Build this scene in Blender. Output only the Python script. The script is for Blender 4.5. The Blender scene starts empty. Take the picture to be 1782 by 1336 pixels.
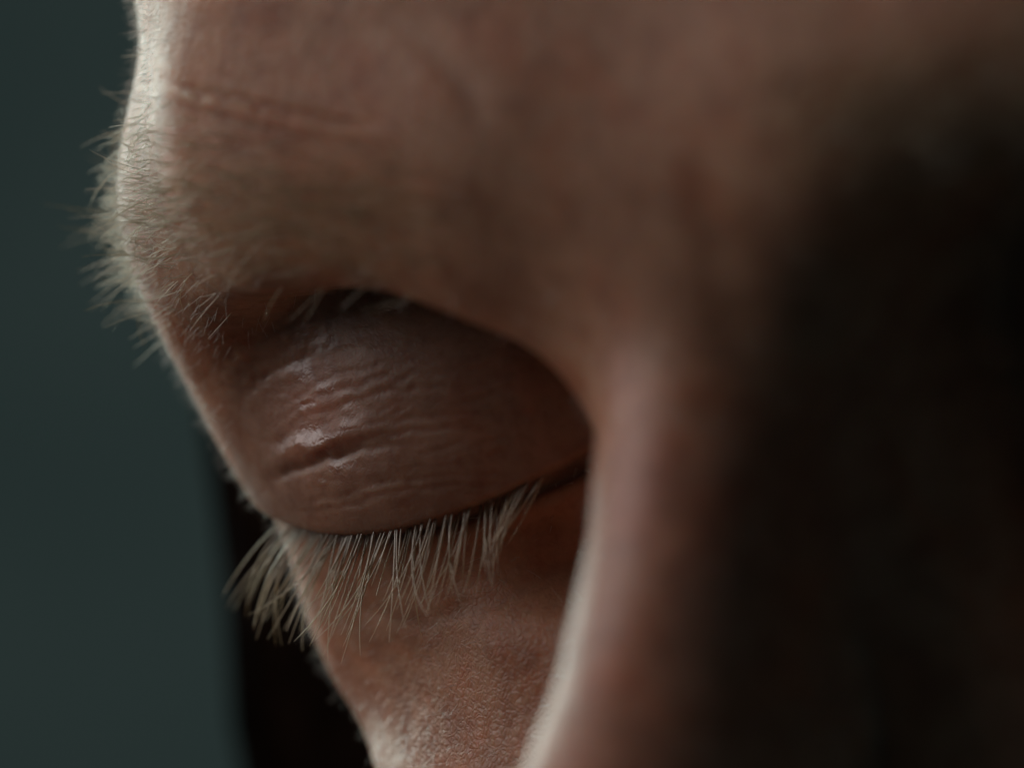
import bpy, math, random
import numpy as np
from mathutils import Vector, Matrix

rng = np.random.default_rng(7)
random.seed(7)
MM = 0.001
scene = bpy.context.scene
coll = scene.collection

# ------------------------------------------------------------------ camera
# head coordinates in millimetres: front of the face is -Y, up is +Z,
# the person's right side is -X; z = 0 is the level of the eyeballs
YAW, ELEV, ROLL = math.radians(38), math.radians(3), math.radians(11)
DIST, LENS = 330.0, 180.0
TARGET = np.array([-19.5, 1.0, 2.0])
cdir = np.array([math.sin(YAW)*math.cos(ELEV), -math.cos(YAW)*math.cos(ELEV), math.sin(ELEV)])
cpos = TARGET + cdir*DIST
cright0 = np.array([math.cos(YAW), math.sin(YAW), 0.0])
cup0 = np.cross(cdir, cright0)
cup = cup0*math.cos(ROLL) + cright0*math.sin(ROLL)
cright = cright0*math.cos(ROLL) - cup0*math.sin(ROLL)
cam_data = bpy.data.cameras.new('camera')
cam = bpy.data.objects.new('camera', cam_data)
coll.objects.link(cam)
rot = Matrix(((cright[0], cup[0], cdir[0]), (cright[1], cup[1], cdir[1]), (cright[2], cup[2], cdir[2])))
cam.matrix_world = Matrix.Translation(Vector(cpos*MM)) @ rot.to_4x4()
cam_data.lens = LENS
cam_data.sensor_width = 36.0
cam_data.clip_start = 0.01
cam_data.clip_end = 50.0
cam_data.dof.use_dof = True
cam_data.dof.focus_distance = (DIST + 10.0)*MM
cam_data.dof.aperture_fstop = 12.0
cam_data.dof.aperture_blades = 0
scene.camera = cam

# ------------------------------------------------------------------ light
world = bpy.data.worlds.new('World')
scene.world = world
world.use_nodes = True
bg = world.node_tree.nodes['Background']
bg.inputs['Color'].default_value = (0.55, 0.90, 1.0, 1)
bg.inputs['Strength'].default_value = 0.018

def area(name, direction, dist, size, size_y, power, color, aim=(-22, 0, 5)):
    d = Vector(direction).normalized()
    l = bpy.data.lights.new(name, 'AREA')
    l.shape = 'RECTANGLE'
    l.size, l.size_y = size, size_y
    l.energy = power
    l.color = color
    o = bpy.data.objects.new(name, l)
    a = Vector(aim)*MM
    o.location = a + d*dist
    o.rotation_euler = (-d).to_track_quat('-Z', 'Y').to_euler()
    coll.objects.link(o)
    return o

area('window_light', (-1.0, -0.49, 0.66), 1.1, 0.95, 0.8, 4.9, (1.0, 0.94, 0.93))
area('rim_light', (-0.90, 0.46, 0.32), 1.0, 0.30, 0.8, 6.8, (0.82, 1.0, 0.93))

scene.view_settings.view_transform = 'Standard'
scene.view_settings.look = 'None'
scene.view_settings.gamma = 1.0
scene.view_settings.use_curve_mapping = False
scene.view_settings.exposure = 0.0
scene.cycles.use_denoising = True
scene.cycles.max_bounces = 5
scene.cycles.diffuse_bounces = 1
scene.cycles.glossy_bounces = 2
scene.cycles.transmission_bounces = 3
scene.cycles.transparent_max_bounces = 2

# ------------------------------------------------------------------ helpers
def link_mesh(name, verts, faces, mat, parent=None, smooth=True):
    me = bpy.data.meshes.new(name)
    me.from_pydata(verts, [], faces)
    me.update()
    if smooth:
        me.polygons.foreach_set('use_smooth', [True]*len(me.polygons))
    o = bpy.data.objects.new(name, me)
    coll.objects.link(o)
    if mat:
        me.materials.append(mat)
    if parent:
        o.parent = parent
    return o

def empty(name, parent=None, loc=(0, 0, 0)):
    o = bpy.data.objects.new(name, None)
    o.empty_display_size = 0.01
    o.location = loc
    coll.objects.link(o)
    if parent:
        o.parent = parent
    return o

def hash3(ix, iy, iz, seed):
    h = (ix.astype(np.int64)*374761393 + iy.astype(np.int64)*668265263 + iz.astype(np.int64)*2147483647 + seed*1274126177) & 0x7fffffff
    h = ((h ^ (h >> 13))*1274126177) & 0x7fffffff
    h = (h ^ (h >> 16)) & 0xffff
    return h/32767.5 - 1.0

def vnoise(p, seed=0):
    i = np.floor(p).astype(np.int64)
    f = p - i
    f = f*f*f*(f*(f*6-15)+10)
    out = 0
    for dx in (0, 1):
        wx = f[..., 0] if dx else 1-f[..., 0]
        for dy in (0, 1):
            wy = f[..., 1] if dy else 1-f[..., 1]
            for dz in (0, 1):
                wz = f[..., 2] if dz else 1-f[..., 2]
                out = out + wx*wy*wz*hash3(i[..., 0]+dx, i[..., 1]+dy, i[..., 2]+dz, seed)
    return out

def sstep(a, b, x):
    t = np.clip((x-a)/(b-a), 0, 1)
    return t*t*(3-2*t)

# ------------------------------------------------------------------ the shape of the head (signed distance, mm)
def ell(p, c, r):
    q = p - np.array(c)
    k0 = np.sqrt(((q/np.array(r))**2).sum(-1))
    k1 = np.sqrt(((q/(np.array(r)**2))**2).sum(-1)) + 1e-9
    return k0*(k0-1)/k1

def cap(p, a, b, r1, r2):
    a = np.array(a, float); b = np.array(b, float)
    ab = b-a
    h = np.clip(((p-a)@ab)/(ab@ab), 0, 1)
    d = p - a - h[..., None]*ab
    return np.sqrt((d*d).sum(-1)) - (r1 + (r2-r1)*h)

def smin(a, b, k):
    h = np.clip(0.5+0.5*(b-a)/k, 0, 1)
    return b*(1-h)+a*h - k*h*(1-h)

def smax(a, b, k):
    return -smin(-a, -b, k)

EYE = np.array([-32.0, 15.0, -0.3])
LID_HALF = 14.5

def margin_z(x):
    """height of the closed lid margin; x is mirrored to the right eye"""
    u = (x - EYE[0])/LID_HALF
    return -6.6 + 2.4*u*u + 0.9*u

def head_sdf(p):
    q = p.copy()
    q[..., 0] = -np.sqrt(q[..., 0]**2 + 6.0)   # the face is symmetric: work on the right side
    d = ell(q, (0, 83, 40), (74, 93, 92))
    d = smin(d, ell(q, (-27, 30, 42), (28, 34.5, 36)), 16)
    # brow ridge and the bony rim round the eye
    d = smin(d, cap(q, (-2, 1.5, 15), (-14, 0.5, 15), 9.0, 8.0), 10)
    d = smin(d, cap(q, (-14, 1.0, 15.5), (-30, 3.0, 18.0), 8.0, 9.0), 12)
    d = smin(d, cap(q, (-30, 3.0, 18.0), (-43.0, 11.0, 15.0), 8.8, 8.8), 12)
    d = smin(d, cap(q, (-43.0, 11.0, 15.0), (-46.0, 15.8, 5.0), 8.8, 7.2), 10)
    d = smin(d, cap(q, (-45.0, 16.3, 5.0), (-44.2, 19.5, -14.0), 7.0, 6.0), 11)
    d = smin(d, cap(q, (-44.2, 19.5, -14.0), (-26, 18.5, -36), 6.0, 4.5), 10)
    d = smin(d, cap(q, (-42.0, 9.5, 10.5), (-41.5, 12.5, 1.5), 4.5, 3.5), 8)
    d = smin(d, cap(q, (-12, 3.5, 9.5), (-34, 6.5, 9.5), 7, 7) + 9*sstep(9, 0, p[..., 0]), 10)   # fill added under the near brow, so light reaches further down
    # cheek, upper jaw, jaw, neck
    d = smin(d, ell(q, (0, 48, -42), (50, 51, 44)), 14)
    d = smin(d, ell(q, (-25, 18, -28), (20, 15, 15)), 12)
    d = smin(d, ell(q, (0, 42, -82), (45, 50, 36)), 14)
    d = smin(d, cap(q, (0, 6, -100), (-8, 8, -100), 13, 12), 14)
    d = smin(d, cap(q, (0, 85, -60), (0, 100, -190), 54, 58), 20)
    # the eye socket: deep towards the nose, shallow towards the temple
    d = np.where(p[..., 0] < 0, smax(d, -ell(q, (-26, 5.5, 1), (14.5, 14, 12.5)), 6),
                 smax(d, -ell(q, (-27, 3.0, -1), (11.5, 10, 9.5)), 16))
    d = smax(d, -ell(q, (-34, 1, -2), (9.5, 8, 8.0)), 9)
    d = smin(d, cap(q, (-42, 15, -10.5), (-26, 9.5, -13.5), 4.5, 4.5), 8)
    d = smax(d, -ell(q, (-20.5, 6.5, -8.0), (8.5, 7.5, 3.6)), 5)
    # nose
    n = cap(q, (0, 1, 9), (0, -4.8, -4), 9.0, 7.4)
    n = smin(n, cap(q, (0, -4.8, -4), (0, -18.2, -24), 7.4, 7.9), 3)
    n = smin(n, cap(q, (0, -18.2, -24), (0, -27.0, -41), 7.9, 9.5), 4)
    n = smin(n, cap(q, (-7, 5, -6), (-13, 2, -38), 6.0, 9.0), 8)
    n = smin(n, ell(q, (-14, -6, -41), (7, 10, 8)), 5)
    d = smin(d, n, 7)
    # lips
    d = smin(d, ell(q, (0, -4, -66), (22, 9, 5)), 6)
    d = smin(d, ell(q, (0, -4, -77), (19, 9, 6)), 6)
    d = smax(d, -cap(q, (0, -13, -71.3), (-22, 0, -71.8), 1.5, 1.2), 2)
    # eyeball under the two lids
    zm = margin_z(q[..., 0])
    up = sstep(-0.45, 0.35, q[..., 2]-zm)
    low = 0.7 + 0.5*sstep(-38, -24, q[..., 0])
    thick = -low + (1.4+low)*up - 0.4*np.exp(-((q[..., 2]-zm+0.35)/0.4)**2)
    lid = ell(q, EYE, (17.2, 12.6, 15.0)) - thick
    d = smin(d, lid, 5.0)
    return d

# ------------------------------------------------------------------ star-shaped mesh cast from the middle of the head
ORG = np.array([0.0, 70.0, 5.0])

def spaced(stops):
    """stops: (angle, step) pairs -> angles whose spacing follows the steps"""
    a = [stops[0][0]]
    xs = [s[0] for s in stops]; st = [s[1] for s in stops]
    while a[-1] < xs[-1]:
        a.append(a[-1] + float(np.interp(a[-1], xs, st)))
    a[-1] = xs[-1]
    return np.array(a)

th = spaced([(-180, 6), (-90, 3), (-62, 0.45), (-55, 0.13), (-8, 0.13), (6, 0.22), (45, 0.5), (70, 3), (180, 6)])[:-1]
el = spaced([(-64, 4), (-42, 1.5), (-27, 0.35), (-22, 0.13), (22, 0.13), (40, 0.3), (55, 2), (86, 5)])
TH, EL = np.meshgrid(np.radians(th), np.radians(el))
DIR = np.stack([np.sin(TH)*np.cos(EL), -np.cos(TH)*np.cos(EL), np.sin(EL)], -1)
ny, nx = TH.shape

dirs = DIR.reshape(-1, 3)
rr = np.full(len(dirs), 190.0)
act = np.arange(len(dirs))
for it in range(90):
    d = head_sdf(ORG + dirs[act]*rr[act, None])
    rr[act] -= d*0.75
    act = act[(np.abs(d) > 0.002)]
    if len(act) == 0:
        break
P = (ORG + dirs*rr[:, None]).reshape(ny, nx, 3)

def normals(P):
    du = np.roll(P, -1, 1) - np.roll(P, 1, 1)
    dv = np.gradient(P, axis=0)
    n = np.cross(du, dv)
    n /= np.linalg.norm(n, axis=-1, keepdims=True)+1e-12
    s = np.sign((n*DIR).sum(-1, keepdims=True)); s[s == 0] = 1
    return n*s

N = normals(P)
X, Y, Z = P[..., 0], P[..., 1], P[..., 2]

def project(p):
    p = np.asarray(p, float)
    v = p - cpos
    z = -(v@cdir)
    s = LENS/36.0*1782/z
    return np.stack([891 + (v@cright)*s, 668 - (v@cup)*s], -1)
idx = np.arange(ny*nx).reshape(ny, nx)
a = idx[:-1, :]; b = np.roll(idx, -1, 1)[:-1, :]; c = np.roll(idx, -1, 1)[1:, :]; dd = idx[1:, :]
quads = np.stack([a, b, c, dd], -1).reshape(-1, 4)

def grid_object(name, verts, quads, mat, parent):
    me = bpy.data.meshes.new(name)
    nv, nf = len(verts), len(quads)
    me.vertices.add(nv); me.vertices.foreach_set('co', (verts*MM).astype(np.float32).ravel())
    me.loops.add(nf*4); me.loops.foreach_set('vertex_index', quads.astype(np.int32).ravel())
    me.polygons.add(nf); me.polygons.foreach_set('loop_start', (np.arange(nf)*4).astype(np.int32))
    me.polygons.foreach_set('use_smooth', np.ones(nf, bool))
    me.update(calc_edges=True); me.validate()
    o = bpy.data.objects.new(name, me)
    coll.objects.link(o)
    me.materials.append(mat)
    o.parent = parent
    return o


# ------------------------------------------------------------------ folds, creases and crepe of the skin (real relief, mm)
AX = -np.abs(X)
ZC = Z - margin_z(AX)
Q = np.stack([AX, Y, Z], -1)
lid_d = ell(Q, EYE, (17.2, 12.6, 15.0))
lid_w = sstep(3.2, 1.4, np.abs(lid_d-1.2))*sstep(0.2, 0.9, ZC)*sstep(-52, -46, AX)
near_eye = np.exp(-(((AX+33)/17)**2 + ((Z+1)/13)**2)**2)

def crease(D, pts, depth, width, lip=0.4, fade=2.5):
    """cut a furrow along a polyline of (x, z); the right side of the face only"""
    pts = np.array(pts, float)
    best = np.full(X.shape, 1e9); along = np.zeros(X.shape); side = np.zeros(X.shape)
    L = np.concatenate([[0], np.cumsum(np.hypot(*(pts[1:]-pts[:-1]).T))])
    wob = 0.16*vnoise(np.stack([X*0.9, Z*0.9, Y*0], -1), 5) + 0.05*vnoise(np.stack([X*2.3, Z*2.3, Y*0], -1), 6)
    for i in range(len(pts)-1):
        a0, b0 = pts[i], pts[i+1]
        ab = b0-a0
        h = np.clip(((X-a0[0])*ab[0] + (Z-a0[1])*ab[1])/(ab@ab), 0, 1)
        dx = X-a0[0]-h*ab[0]; dz = Z-a0[1]-h*ab[1]
        dist = np.hypot(dx, dz)
        m = dist < best
        best[m] = dist[m]; along[m] = (L[i]+h*np.sqrt(ab@ab))[m]
        side[m] = ((ab[0]*dz-ab[1]*dx)/np.sqrt(ab@ab))[m]
    sd = side + wob
    r = np.sqrt(np.maximum(best**2-side**2, 0) + sd**2)
    f = sstep(0, fade, along)*sstep(0, fade, L[-1]-along)*(Y < 40)
    D -= depth*f*np.exp(-(r/width)**2)
    D += depth*lip*f*np.exp(-((sd+2.2*width)/(1.6*width))**2)*np.exp(-(best/(4*width))**2)
    return D

D = np.zeros(X.shape)
# lid folds
D = crease(D, [(-46, -2.2), (-42.5, -1.9), (-38, -1.4), (-33, -0.7), (-29, -0.6)], 0.34, 0.34, -0.3, 6)
D = crease(D, [(-45, -0.9), (-42, -0.6), (-38, -0.1), (-33, 0.5), (-29, 0.5)], -0.30, 0.65, 0.0, 6)
D = crease(D, [(-45, -0.6), (-40, 0.9), (-35, 2.0), (-29, 2.6)], 0.06, 0.28, -0.8, 6)
for k_, dz_ in enumerate((-3.2, -2.5, 0.6, 1.5, 3.4, 4.3, 5.2)):
    D = crease(D, [(-45+0.4*k_, -2.2+dz_*0.55), (-41, -1.8+dz_*0.85), (-36, -1.2+dz_), (-31, -0.7+dz_), (-26, -0.9+dz_), (-20, -2.0+dz_)], 0.06, 0.20, 0.4, 8)
D = crease(D, [(-46, 3.0), (-41, 5.0), (-36, 6.0), (-30, 6.6)], 0.10, 0.34, 0.4, 5)
D = crease(D, [(-47, 5.0), (-42, 7.2), (-37, 8.2), (-31, 8.8)], 0.12, 0.36, 0.4, 5)
# below the eye
D = crease(D, [(-46, -9.0), (-41, -12.0), (-35, -13.2), (-27, -12.2), (-21, -10)], 0.12, 0.6, 0.5, 5)
D = crease(D, [(-44, -7.5), (-39, -10.2), (-33, -11.2), (-25, -10.2)], 0.06, 0.5, 0.5, 5)
# forehead
D = crease(D, [(-39, 25.9), (-35.5, 25.1), (-29.8, 23.6), (-25.6, 22.3), (-20, 20.5), (-15, 19.6)], 0.24, 0.30, 0.8, 5)
D = crease(D, [(-18.5, 29.5), (-17.2, 27.9), (-12.8, 24.7), (-9.5, 21.1), (-8.0, 17)], 0.22, 1.0, 0.4, 6)
D = crease(D, [(-36, 31.5), (-28, 30.6), (-20, 28.6), (-15, 27.6)], 0.16, 0.55, 0.5, 3)
# fine parallel crepe of the lids, following the margin
warp = 0.8*vnoise(np.stack([AX*0.22, ZC*0.35, Z*0], -1), 11) + 0.25*vnoise(np.stack([AX*0.8, ZC*0.8, Z*0], -1), 12)
tilt = ZC + warp + 0.10*(AX+32)
fine = 1-np.abs(vnoise(np.stack([AX*0.30, tilt*1.7, Z*0], -1), 21))*2
fine2 = 1-np.abs(vnoise(np.stack([AX*0.75, tilt*3.4, Z*0], -1), 22))*2
zone = np.clip(lid_w + 0.7*near_eye*sstep(3, 6, ZC), 0, 1)
D += zone*(0.024*fine + 0.016*fine2)
D += 0.5*near_eye*sstep(-0.8, -2.5, ZC)*(0.020*fine + 0.018*fine2)
# crepe patches at the outer brow
crep = vnoise(P*1.5 + 3.1, 31)*0.6 + vnoise(P*3.0, 32)*0.4
D += 0.12*crep*np.exp(-(((AX+41)/9)**2 + ((Z-9)/5)**2))
# coarser pores of the cheek and forehead
pore = vnoise(P*2.3, 33)
D += 0.035*pore*(sstep(-11, -17, Z) + 0.7*sstep(17, 24, Z)) + 0.12*vnoise(P*0.16, 34)
P = P + N*D[..., None]
N = normals(P)
X, Y, Z = P[..., 0], P[..., 1], P[..., 2]

# ------------------------------------------------------------------ materials
def new_mat(name):
    m = bpy.data.materials.new(name); m.use_nodes = True
    nt = m.node_tree
    return m, nt, nt.nodes, nt.links, nt.nodes['Principled BSDF']

def ramp(nodes, stops):
    r = nodes.new('ShaderNodeValToRGB')
    e = r.color_ramp.elements
    while len(e) > len(stops): e.remove(e[-1])
    while len(e) < len(stops): e.new(0.5)
    for k, (p, c) in zip(e, stops):
        k.position = p; k.color = (*c, 1)
    return r

def noise(nodes, links, vec, scale, detail=3, rough=0.55, dist=0.0):
    n = nodes.new('ShaderNodeTexNoise')
    n.inputs['Scale'].default_value = scale
    n.inputs['Detail'].default_value = detail
    n.inputs['Roughness'].default_value = rough
    n.inputs['Distortion'].default_value = dist
    links.new(vec, n.inputs['Vector'])
    return n

skin, nt, nodes, links, bs = new_mat('skin')
tc = nodes.new('ShaderNodeTexCoord'); vec = tc.outputs['Object']
tone = nodes.new('ShaderNodeAttribute'); tone.attribute_name = 'tone'
mott = noise(nodes, links, vec, 330, 4, 0.6, 0.3)
mr = ramp(nodes, [(0.34, (0.74, 0.66, 0.64)), (0.52, (1.0, 1.0, 1.0)), (0.68, (1.16, 1.20, 1.24))])
links.new(mott.outputs['Fac'], mr.inputs['Fac'])
mul = nodes.new('ShaderNodeMix'); mul.data_type = 'RGBA'; mul.blend_type = 'MULTIPLY'
mul.inputs['Factor'].default_value = 0.75
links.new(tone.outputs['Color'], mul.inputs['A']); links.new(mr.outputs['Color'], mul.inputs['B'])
fr = noise(nodes, links, vec, 1500, 2, 0.5)
frr = ramp(nodes, [(0.30, (0.80, 0.70, 0.66)), (0.5, (1, 1, 1))])
links.new(fr.outputs['Fac'], frr.inputs['Fac'])
mul2 = nodes.new('ShaderNodeMix'); mul2.data_type = 'RGBA'; mul2.blend_type = 'MULTIPLY'
mul2.inputs['Factor'].default_value = 0.55
links.new(mul.outputs['Result'], mul2.inputs['A']); links.new(frr.outputs['Color'], mul2.inputs['B'])
big = noise(nodes, links, vec, 140, 3, 0.6, 0.6)
bigr = ramp(nodes, [(0.36, (1.05, 0.80, 0.70)), (0.50, (1.0, 1.0, 1.0)), (0.66, (1.05, 1.10, 1.16))])
links.new(big.outputs['Fac'], bigr.inputs['Fac'])
mul3 = nodes.new('ShaderNodeMix'); mul3.data_type = 'RGBA'; mul3.blend_type = 'MULTIPLY'
mul3.inputs['Factor'].default_value = 0.6
links.new(mul2.outputs['Result'], mul3.inputs['A']); links.new(bigr.outputs['Color'], mul3.inputs['B'])
links.new(mul3.outputs['Result'], bs.inputs['Base Color'])
bs.inputs['Subsurface Weight'].default_value = 0.85
bs.inputs['Subsurface Radius'].default_value = (1.0, 0.36, 0.18)
bs.inputs['Subsurface Scale'].default_value = 0.0038
bs.inputs['Specular IOR Level'].default_value = 0.30
rg = noise(nodes, links, vec, 700, 3)
rmap = nodes.new('ShaderNodeMapRange')
rmap.inputs['To Min'].default_value = 0.40; rmap.inputs['To Max'].default_value = 0.60
links.new(rg.outputs['Fac'], rmap.inputs['Value']); oil = nodes.new('ShaderNodeAttribute'); oil.attribute_name = 'oil'
sub = nodes.new('ShaderNodeMath'); sub.operation = 'SUBTRACT'
links.new(rmap.outputs['Result'], sub.inputs[0]); links.new(oil.outputs['Fac'], sub.inputs[1]); links.new(sub.outputs['Value'], bs.inputs['Roughness'])
spm = nodes.new('ShaderNodeMath'); spm.operation = 'MULTIPLY_ADD'; spm.inputs[1].default_value = 0.9; spm.inputs[2].default_value = 0.28
links.new(oil.outputs['Fac'], spm.inputs[0]); links.new(spm.outputs['Value'], bs.inputs['Specular IOR Level'])
# micro relief: cells between fine furrows plus a soft grain
v1 = nodes.new('ShaderNodeTexVoronoi'); v1.feature = 'DISTANCE_TO_EDGE'; v1.inputs['Scale'].default_value = 2100
wn = noise(nodes, links, vec, 900, 2)
wv = nodes.new('ShaderNodeVectorMath'); wv.operation = 'MULTIPLY_ADD'
wv.inputs[1].default_value = (0.0013, 0.0013, 0.0013)
links.new(wn.outputs['Color'], wv.inputs[0]); links.new(vec, wv.inputs[2])
links.new(wv.outputs['Vector'], v1.inputs['Vector'])
vm = nodes.new('ShaderNodeMapRange'); vm.inputs['From Max'].default_value = 0.25
links.new(v1.outputs['Distance'], vm.inputs['Value'])
g2 = noise(nodes, links, vec, 3800, 3)
ad = nodes.new('ShaderNodeMath'); ad.operation = 'ADD'
links.new(vm.outputs['Result'], ad.inputs[0]); links.new(g2.outputs['Fac'], ad.inputs[1])
bump = nodes.new('ShaderNodeBump'); bump.inputs['Strength'].default_value = 0.40
bst = nodes.new('ShaderNodeAttribute'); bst.attribute_name = 'relief'
links.new(bst.outputs['Fac'], bump.inputs['Strength']); bump.inputs['Distance'].default_value = 0.00006
links.new(ad.outputs['Value'], bump.inputs['Height'])
links.new(bump.outputs['Normal'], bs.inputs['Normal'])

def hair_mat(name, color, trans):
    m = bpy.data.materials.new(name); m.use_nodes = True
    nt = m.node_tree; nodes = nt.nodes; links = nt.links
    nodes.remove(nodes['Principled BSDF'])
    out = nodes['Material Output']
    tcx = nodes.new('ShaderNodeTexCoord')
    nz = noise(nodes, links, tcx.outputs['Object'], 300, 2)
    cr = ramp(nodes, [(0.3, tuple(c*0.85 for c in color)), (0.7, color)])
    links.new(nz.outputs['Fac'], cr.inputs['Fac'])
    df = nodes.new('ShaderNodeBsdfDiffuse'); tr = nodes.new('ShaderNodeBsdfTranslucent')
    gl = nodes.new('ShaderNodeBsdfGlossy'); gl.inputs['Roughness'].default_value = 0.35
    gl.inputs['Color'].default_value = (1, 0.97, 0.9, 1)
    links.new(cr.outputs['Color'], df.inputs['Color']); links.new(cr.outputs['Color'], tr.inputs['Color'])
    m1 = nodes.new('ShaderNodeMixShader'); m1.inputs['Fac'].default_value = trans
    links.new(df.outputs['BSDF'], m1.inputs[1]); links.new(tr.outputs['BSDF'], m1.inputs[2])
    m2 = nodes.new('ShaderNodeMixShader'); m2.inputs['Fac'].default_value = 0.20
    links.new(m1.outputs['Shader'], m2.inputs[1]); links.new(gl.outputs['BSDF'], m2.inputs[2])
    links.new(m2.outputs['Shader'], out.inputs['Surface'])
    return m

lash_mat = hair_mat('lash_blond', (0.80, 0.66, 0.43), 0.5)
ln = lash_mat.node_tree
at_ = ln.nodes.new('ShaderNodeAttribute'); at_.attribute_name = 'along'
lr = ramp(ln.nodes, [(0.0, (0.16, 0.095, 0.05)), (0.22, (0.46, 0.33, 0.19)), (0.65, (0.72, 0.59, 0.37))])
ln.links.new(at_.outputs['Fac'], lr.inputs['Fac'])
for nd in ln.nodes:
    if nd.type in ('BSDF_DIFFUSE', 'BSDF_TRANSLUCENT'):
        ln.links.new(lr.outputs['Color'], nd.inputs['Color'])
brow_mat = hair_mat('brow_blond', (0.92, 0.80, 0.56), 0.55)
fuzz_mat = hair_mat('vellus_hair', (0.96, 0.94, 0.88), 0.55)

# ------------------------------------------------------------------ the person
person = empty('person')
person['label'] = 'person in a dark high collar, head bowed with the eye closed'
person['category'] = 'person'
head = grid_object('head', P.reshape(-1, 3), quads, skin, person)

# colour of the skin by region (fair skin, redder nose, darker lids)
base = np.array([0.60, 0.305, 0.185])
col = np.tile(base, (ny, nx, 1))
def tint(w, c):
    global col
    col = col*(1-w[..., None]) + np.array(c)*w[..., None]
AX = -np.abs(X); ZC = Z - margin_z(AX)
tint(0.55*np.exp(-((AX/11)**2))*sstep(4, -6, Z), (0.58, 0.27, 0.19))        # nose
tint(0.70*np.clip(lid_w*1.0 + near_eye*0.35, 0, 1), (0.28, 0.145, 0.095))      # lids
tint(0.45*np.exp(-(((AX+37)/4)**2+((Z-2)/3)**2)), (0.55, 0.22, 0.14))
tint(0.35*np.exp(-(((AX+26)/15)**2+((Z-15)/4.5)**2)), (0.47, 0.33, 0.19))    # brow shade of skin under hair
tint(0.9*np.exp(-((ZC+0.35)/0.75)**2)*sstep(-47, -44, AX)*sstep(-13, -17, AX)*(Y < 30), (0.13, 0.075, 0.055))            # lid margin: dark lash line, with the slot's shade painted in
tint(0.75*np.exp(-(((X+44.2)/1.2)**2+((Z-18.6)/0.6)**2)), (0.50, 0.16, 0.12))  # small red mark at the brow
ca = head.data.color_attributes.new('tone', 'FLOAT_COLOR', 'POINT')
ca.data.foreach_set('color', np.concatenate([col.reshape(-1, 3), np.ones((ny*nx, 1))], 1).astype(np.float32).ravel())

oilw = 0.15*np.exp(-(AX/9)**2)*sstep(14, 2, Z)*(1-0.9*sstep(-8, -20, Z)) + 0.02*np.clip(lid_w, 0, 1)
oilw = oilw + 0.14*sstep(-8, -22, Z)*sstep(-12, -22, AX) + 0.33*np.exp(-((AX+38)/5.0)**2)*np.exp(-((Z-0.5)/6)**2)*sstep(-0.1, 0.5, vnoise(np.stack([AX*0.45, Z*1.1, Y*0], -1), 41) + 0.9*np.exp(-((Z-0.2)/0.8)**2))
relief = 0.42 + 0.28*sstep(-8, -22, Z)*sstep(-12, -22, AX) + 0.30*sstep(-22, -32, AX)*sstep(16, 22, Z) - 0.22*np.clip(lid_w, 0, 1) - 0.2*np.exp(-(AX/9)**2)*sstep(8, -4, Z)
ra = head.data.attributes.new('relief', 'FLOAT', 'POINT')
ra.data.foreach_set('value', relief.astype(np.float32).ravel())
oa = head.data.attributes.new('oil', 'FLOAT', 'POINT')
oa.data.foreach_set('value', oilw.astype(np.float32).ravel())

# ------------------------------------------------------------------ hair
def tube(verts, faces, pts, r0, r1, sides=3):
    """append a tapered tube along pts (n,3) in mm"""
    n = len(pts)
    t = np.gradient(pts, axis=0); t /= np.linalg.norm(t, axis=1, keepdims=True)+1e-9
    ref = np.array([0.3, 0.2, 0.93])
    base_i = len(verts)
    for i in range(n):
        u = np.cross(t[i], ref); u /= np.linalg.norm(u)+1e-9
        w = np.cross(t[i], u)
        k = i/(n-1)
        r = r0*(1-k)**0.7*0.85 + r1
        for sgm in range(sides):
            an = 2*math.pi*sgm/sides
            verts.append(pts[i] + r*(u*math.cos(an)+w*math.sin(an)))
    for i in range(n-1):
        for sgm in range(sides):
            a_ = base_i+i*sides+sgm; b_ = base_i+i*sides+(sgm+1) % sides
            faces.append((a_, b_, b_+sides, a_+sides))

def strand(p, d, length, gravity, curl, n=6):
    pts = [p.copy()]
    d = d/np.linalg.norm(d)
    st = length/(n-1)
    for i in range(n-1):
        d = d + gravity*st + curl*st
        d /= np.linalg.norm(d)
        pts.append(pts[-1] + d*st)
    return np.array(pts)

# surface samples
tri_area = np.linalg.norm(np.cross(P[:-1, 1:]-P[:-1, :-1], P[1:, :-1]-P[:-1, :-1]), axis=-1)
def scatter(weight, count):
    w = (tri_area*weight[:-1, :-1]).ravel(); w = w/w.sum()
    ii = rng.choice(len(w), count, p=w)
    iy, ix = np.unravel_index(ii, tri_area.shape)
    return P[iy, ix], N[iy, ix]

def hair_field(name, mat, weight, count, fn):
    ps, ns = scatter(weight, count)
    V, F = [], []
    for p, n in zip(ps, ns):
        fn(V, F, p, n)
    o = link_mesh(name, [tuple(v*MM) for v in V], F, mat, person)
    o['kind'] = 'stuff'
    return o

vis = (AX > -62)*(Y < 32)*(Z > -32)*(Z < 46)
not_lid = 1-np.clip(lid_w, 0, 1)
def fuzz_fn(V, F, p, n):
    sx = np.sign(p[0]) if abs(p[0]) > 1 else 1
    flow = np.array([sx*0.8, 0.3, -0.35 + 0.25*rng.normal()])
    flow -= n*(flow@n)
    d = flow*0.9 + n*(0.55+0.5*rng.random()) + rng.normal(size=3)*0.28
    L = 0.5 + 1.1*rng.random()**1.5
    tube(V, F, strand(p - n*0.05, d, L, np.array([0, 0, -0.08]), rng.normal(size=3)*0.18, 5), 0.014, 0.004)
hair_field('vellus_hair', fuzz_mat, vis*not_lid*(0.25 + 1.6*sstep(-36, -46, X)*(Z > -18)*(0.45+0.55*sstep(4, 12, Z))), 8000, fuzz_fn)

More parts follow.
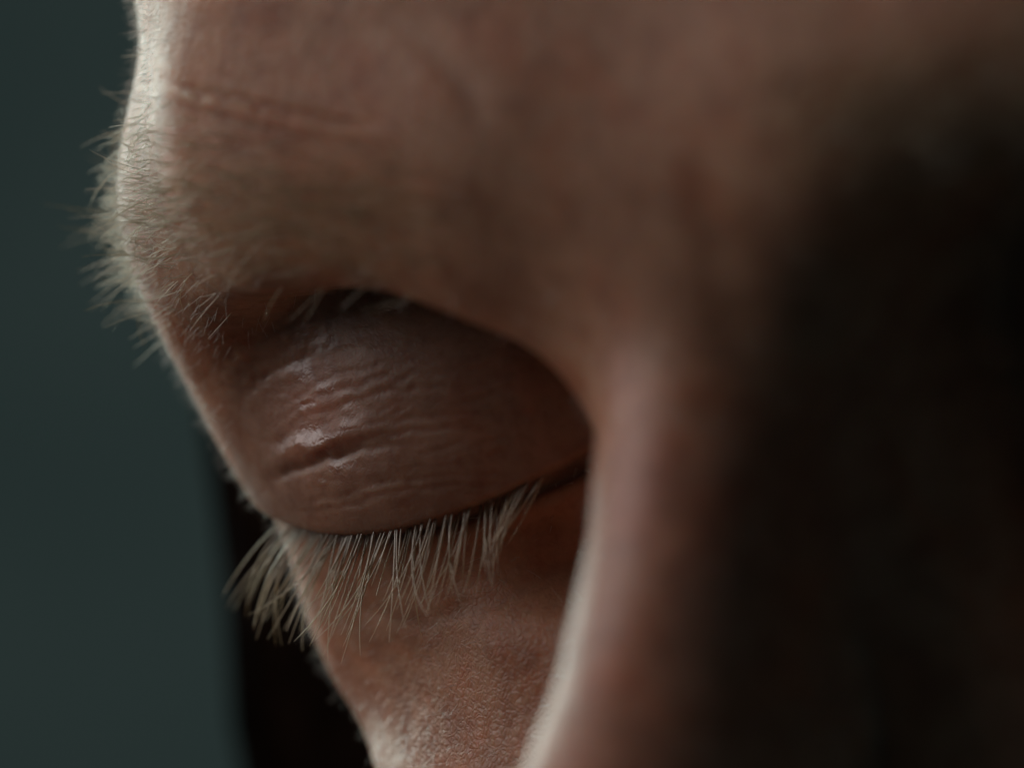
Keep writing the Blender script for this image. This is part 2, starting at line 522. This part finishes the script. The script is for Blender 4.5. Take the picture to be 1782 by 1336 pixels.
brow_c = 14.5 + 3.5*np.exp(-((AX+36)/10)**2)
brow_w = sstep(7.5, 12, Z)*np.exp(-((Z-brow_c)/np.interp(AX, [-52, -30], [5.6, 3.8]))**2)*sstep(-10, -16, AX)*sstep(-62, -54, AX)*(Y < 30)
def brow_fn(V, F, p, n):
    sx = np.sign(p[0])
    ax = abs(p[0])
    upw = np.interp(ax, [12, 24, 40, 56], [1.0, 0.55, 0.22, 0.05]) + 0.26*rng.normal() - 0.035*(p[2]-16)
    flow = np.array([sx*1.0, 0.55*np.interp(ax, [20, 50], [0.1, 1.0]), upw])
    flow -= n*(flow@n)
    d = flow/np.linalg.norm(flow) + n*(0.45+0.4*rng.random()) + rng.normal(size=3)*0.16
    L = 1.6 + 4.2*rng.random()**1.6
    tube(V, F, strand(p - n*0.1, d, L, np.array([0, 0.02, -0.03]), rng.normal(size=3)*0.07 - n*0.03, 7), 0.032, 0.008)
hair_field('eyebrow', brow_mat, brow_w*(0.75+0.25*sstep(-30, -44, AX)), 2700, brow_fn)

# eyelashes: every lash of the closed eye is an object of its own
lashes = empty('eyelash_row', person)
def lid_point(x, zoff):
    z = margin_z(np.array(x)) + zoff
    m = (X < 0)
    k = np.argmin(np.where(m, (X-x)**2 + (Z-z)**2 + (Y > 26)*999, 1e9))
    return P.reshape(-1, 3)[k].copy(), N.reshape(-1, 3)[k].copy()
nl = 116
centres = np.sort(-45.5 + 21.5*rng.random(20))            # lashes gather in loose points
for i in range(nl):
    f = ((i + 0.9*rng.random())/nl)**0.97
    x = -45.2 + 24.4*f
    p, n = lid_point(x, -0.05 + 0.25*rng.random())
    u = (x - EYE[0])/LID_HALF
    w_out = float(sstep(-0.25, -0.95, np.array(u)))
    pull = centres[np.argmin(np.abs(centres-x))] - x
    d_mid = np.array([0.30*u - 0.12 + 0.16*pull, -0.55, -1.0])
    d_out = np.array([-0.85 + 0.16*pull, -0.50, -0.40])
    d = d_mid*(1-w_out) + d_out*w_out + rng.normal(size=3)*np.array([0.065, 0.05, 0.09])
    L = (6.6 + 2.8*rng.random())*(1.0 - 0.55*max(u, 0)) * (0.6 if rng.random() < 0.25 else 1.0)
    V, F = [], []
    bend = np.array([-0.03 + 0.035*rng.normal(), 0.035, 0.03*(1-w_out) - 0.15*w_out]) + rng.normal(size=3)*0.025
    pts = strand(p - n*0.25, d, L, bend, np.zeros(3), 14)
    tube(V, F, pts, 0.064 + 0.022*rng.random(), 0.009, 5)
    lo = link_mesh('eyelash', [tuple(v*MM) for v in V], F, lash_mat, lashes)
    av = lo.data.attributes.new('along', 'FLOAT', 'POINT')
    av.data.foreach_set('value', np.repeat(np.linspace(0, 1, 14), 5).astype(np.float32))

# ------------------------------------------------------------------ dark garment behind the cheek
cloth, nt, nodes, links, bs = new_mat('dark_wool')
tc = nodes.new('ShaderNodeTexCoord')
nz = noise(nodes, links, tc.outputs['Object'], 260, 4)
cr = ramp(nodes, [(0.3, (0.006, 0.0056, 0.006)), (0.7, (0.026, 0.024, 0.025))])
links.new(nz.outputs['Fac'], cr.inputs['Fac']); links.new(cr.outputs['Color'], bs.inputs['Base Color'])
bs.inputs['Roughness'].default_value = 0.95
bs.inputs['Specular IOR Level'].default_value = 0.05
# a thick raised collar of the garment, open at the front, standing behind jaw and cheek
V = []; F = []
rows, colsn = 70, 110
prof = []                                   # (offset, height) round the closed section of the collar
for k in range(rows):
    t = k/rows
    if t < 0.38:
        prof.append((-5.0, -150 + 144*t/0.38))
    elif t < 0.50:
        q_ = (t-0.38)/0.12*math.pi; prof.append((-5.0*math.cos(q_), -6 + 6*math.sin(q_)))
    elif t < 0.88:
        q_ = (t-0.50)/0.38; prof.append((5.0 + 22*q_*q_, -6 - 144*q_))
    else:
        q_ = (t-0.88)/0.12; prof.append((27.0 - 32*q_, -150))
A0, A1 = math.radians(216), math.radians(324-360)
for c in range(colsn):
    f = c/(colsn-1)
    an = A0 + (A1-A0)*f
    pinch = min(1.0, (min(f, 1-f)*colsn/5.0 + 0.02))**0.5   # the free edges are rounded off
    for off, zz in prof:
        fold = (2.6*math.sin(4*an + zz*0.06) + 1.3*math.sin(9*an - zz*0.11 + 1))*min(1, max(0, -zz-3)/25)
        rad = 101 + 4 + (off-4)*pinch + fold
        V.append((-3 + rad*math.cos(an), 110 + rad*math.sin(an), zz + 7.5 - 6*math.sin(f*math.pi) - (1-pinch)*5))
for c in range(colsn-1):
    for r in range(rows):
        F.append((c*rows+r, c*rows+(r+1) % rows, (c+1)*rows+(r+1) % rows, (c+1)*rows+r))
F.append(tuple(range(rows))); F.append(tuple(range((colsn-1)*rows, colsn*rows))[::-1])
link_mesh('collar', [tuple(MM*x for x in v) for v in V], F, cloth, person)
# ------------------------------------------------------------------ wall
wallm, nt, nodes, links, bs = new_mat('grey_green_plaster')
tc = nodes.new('ShaderNodeTexCoord')
nz = noise(nodes, links, tc.outputs['Object'], 5.0, 2)
cr = ramp(nodes, [(0.3, (0.15, 0.255, 0.245)), (0.7, (0.29, 0.43, 0.40))])
links.new(nz.outputs['Fac'], cr.inputs['Fac']); links.new(cr.outputs['Color'], bs.inputs['Base Color'])
bs.inputs['Roughness'].default_value = 0.9
right = Vector(cright); up_v = Vector((0, 0, 1)); back = Vector((-cdir[0], -cdir[1], 0)).normalized()
side = back.cross(up_v)
ctr = Vector(TARGET*MM) + back*1.5
vs = []
for (du, dv, dw) in [(-1.6, -1.2, 0), (1.6, -1.2, 0), (1.6, 1.4, 0), (-1.6, 1.4, 0), (-1.6, -1.2, .1), (1.6, -1.2, .1), (1.6, 1.4, .1), (-1.6, 1.4, .1)]:
    vs.append(ctr + side*du + up_v*dv + back*dw)
wall = link_mesh('wall', vs, [(0, 1, 2, 3), (7, 6, 5, 4), (0, 4, 5, 1), (1, 5, 6, 2), (2, 6, 7, 3), (3, 7, 4, 0)], wallm, None, False)
wall['kind'] = 'structure'
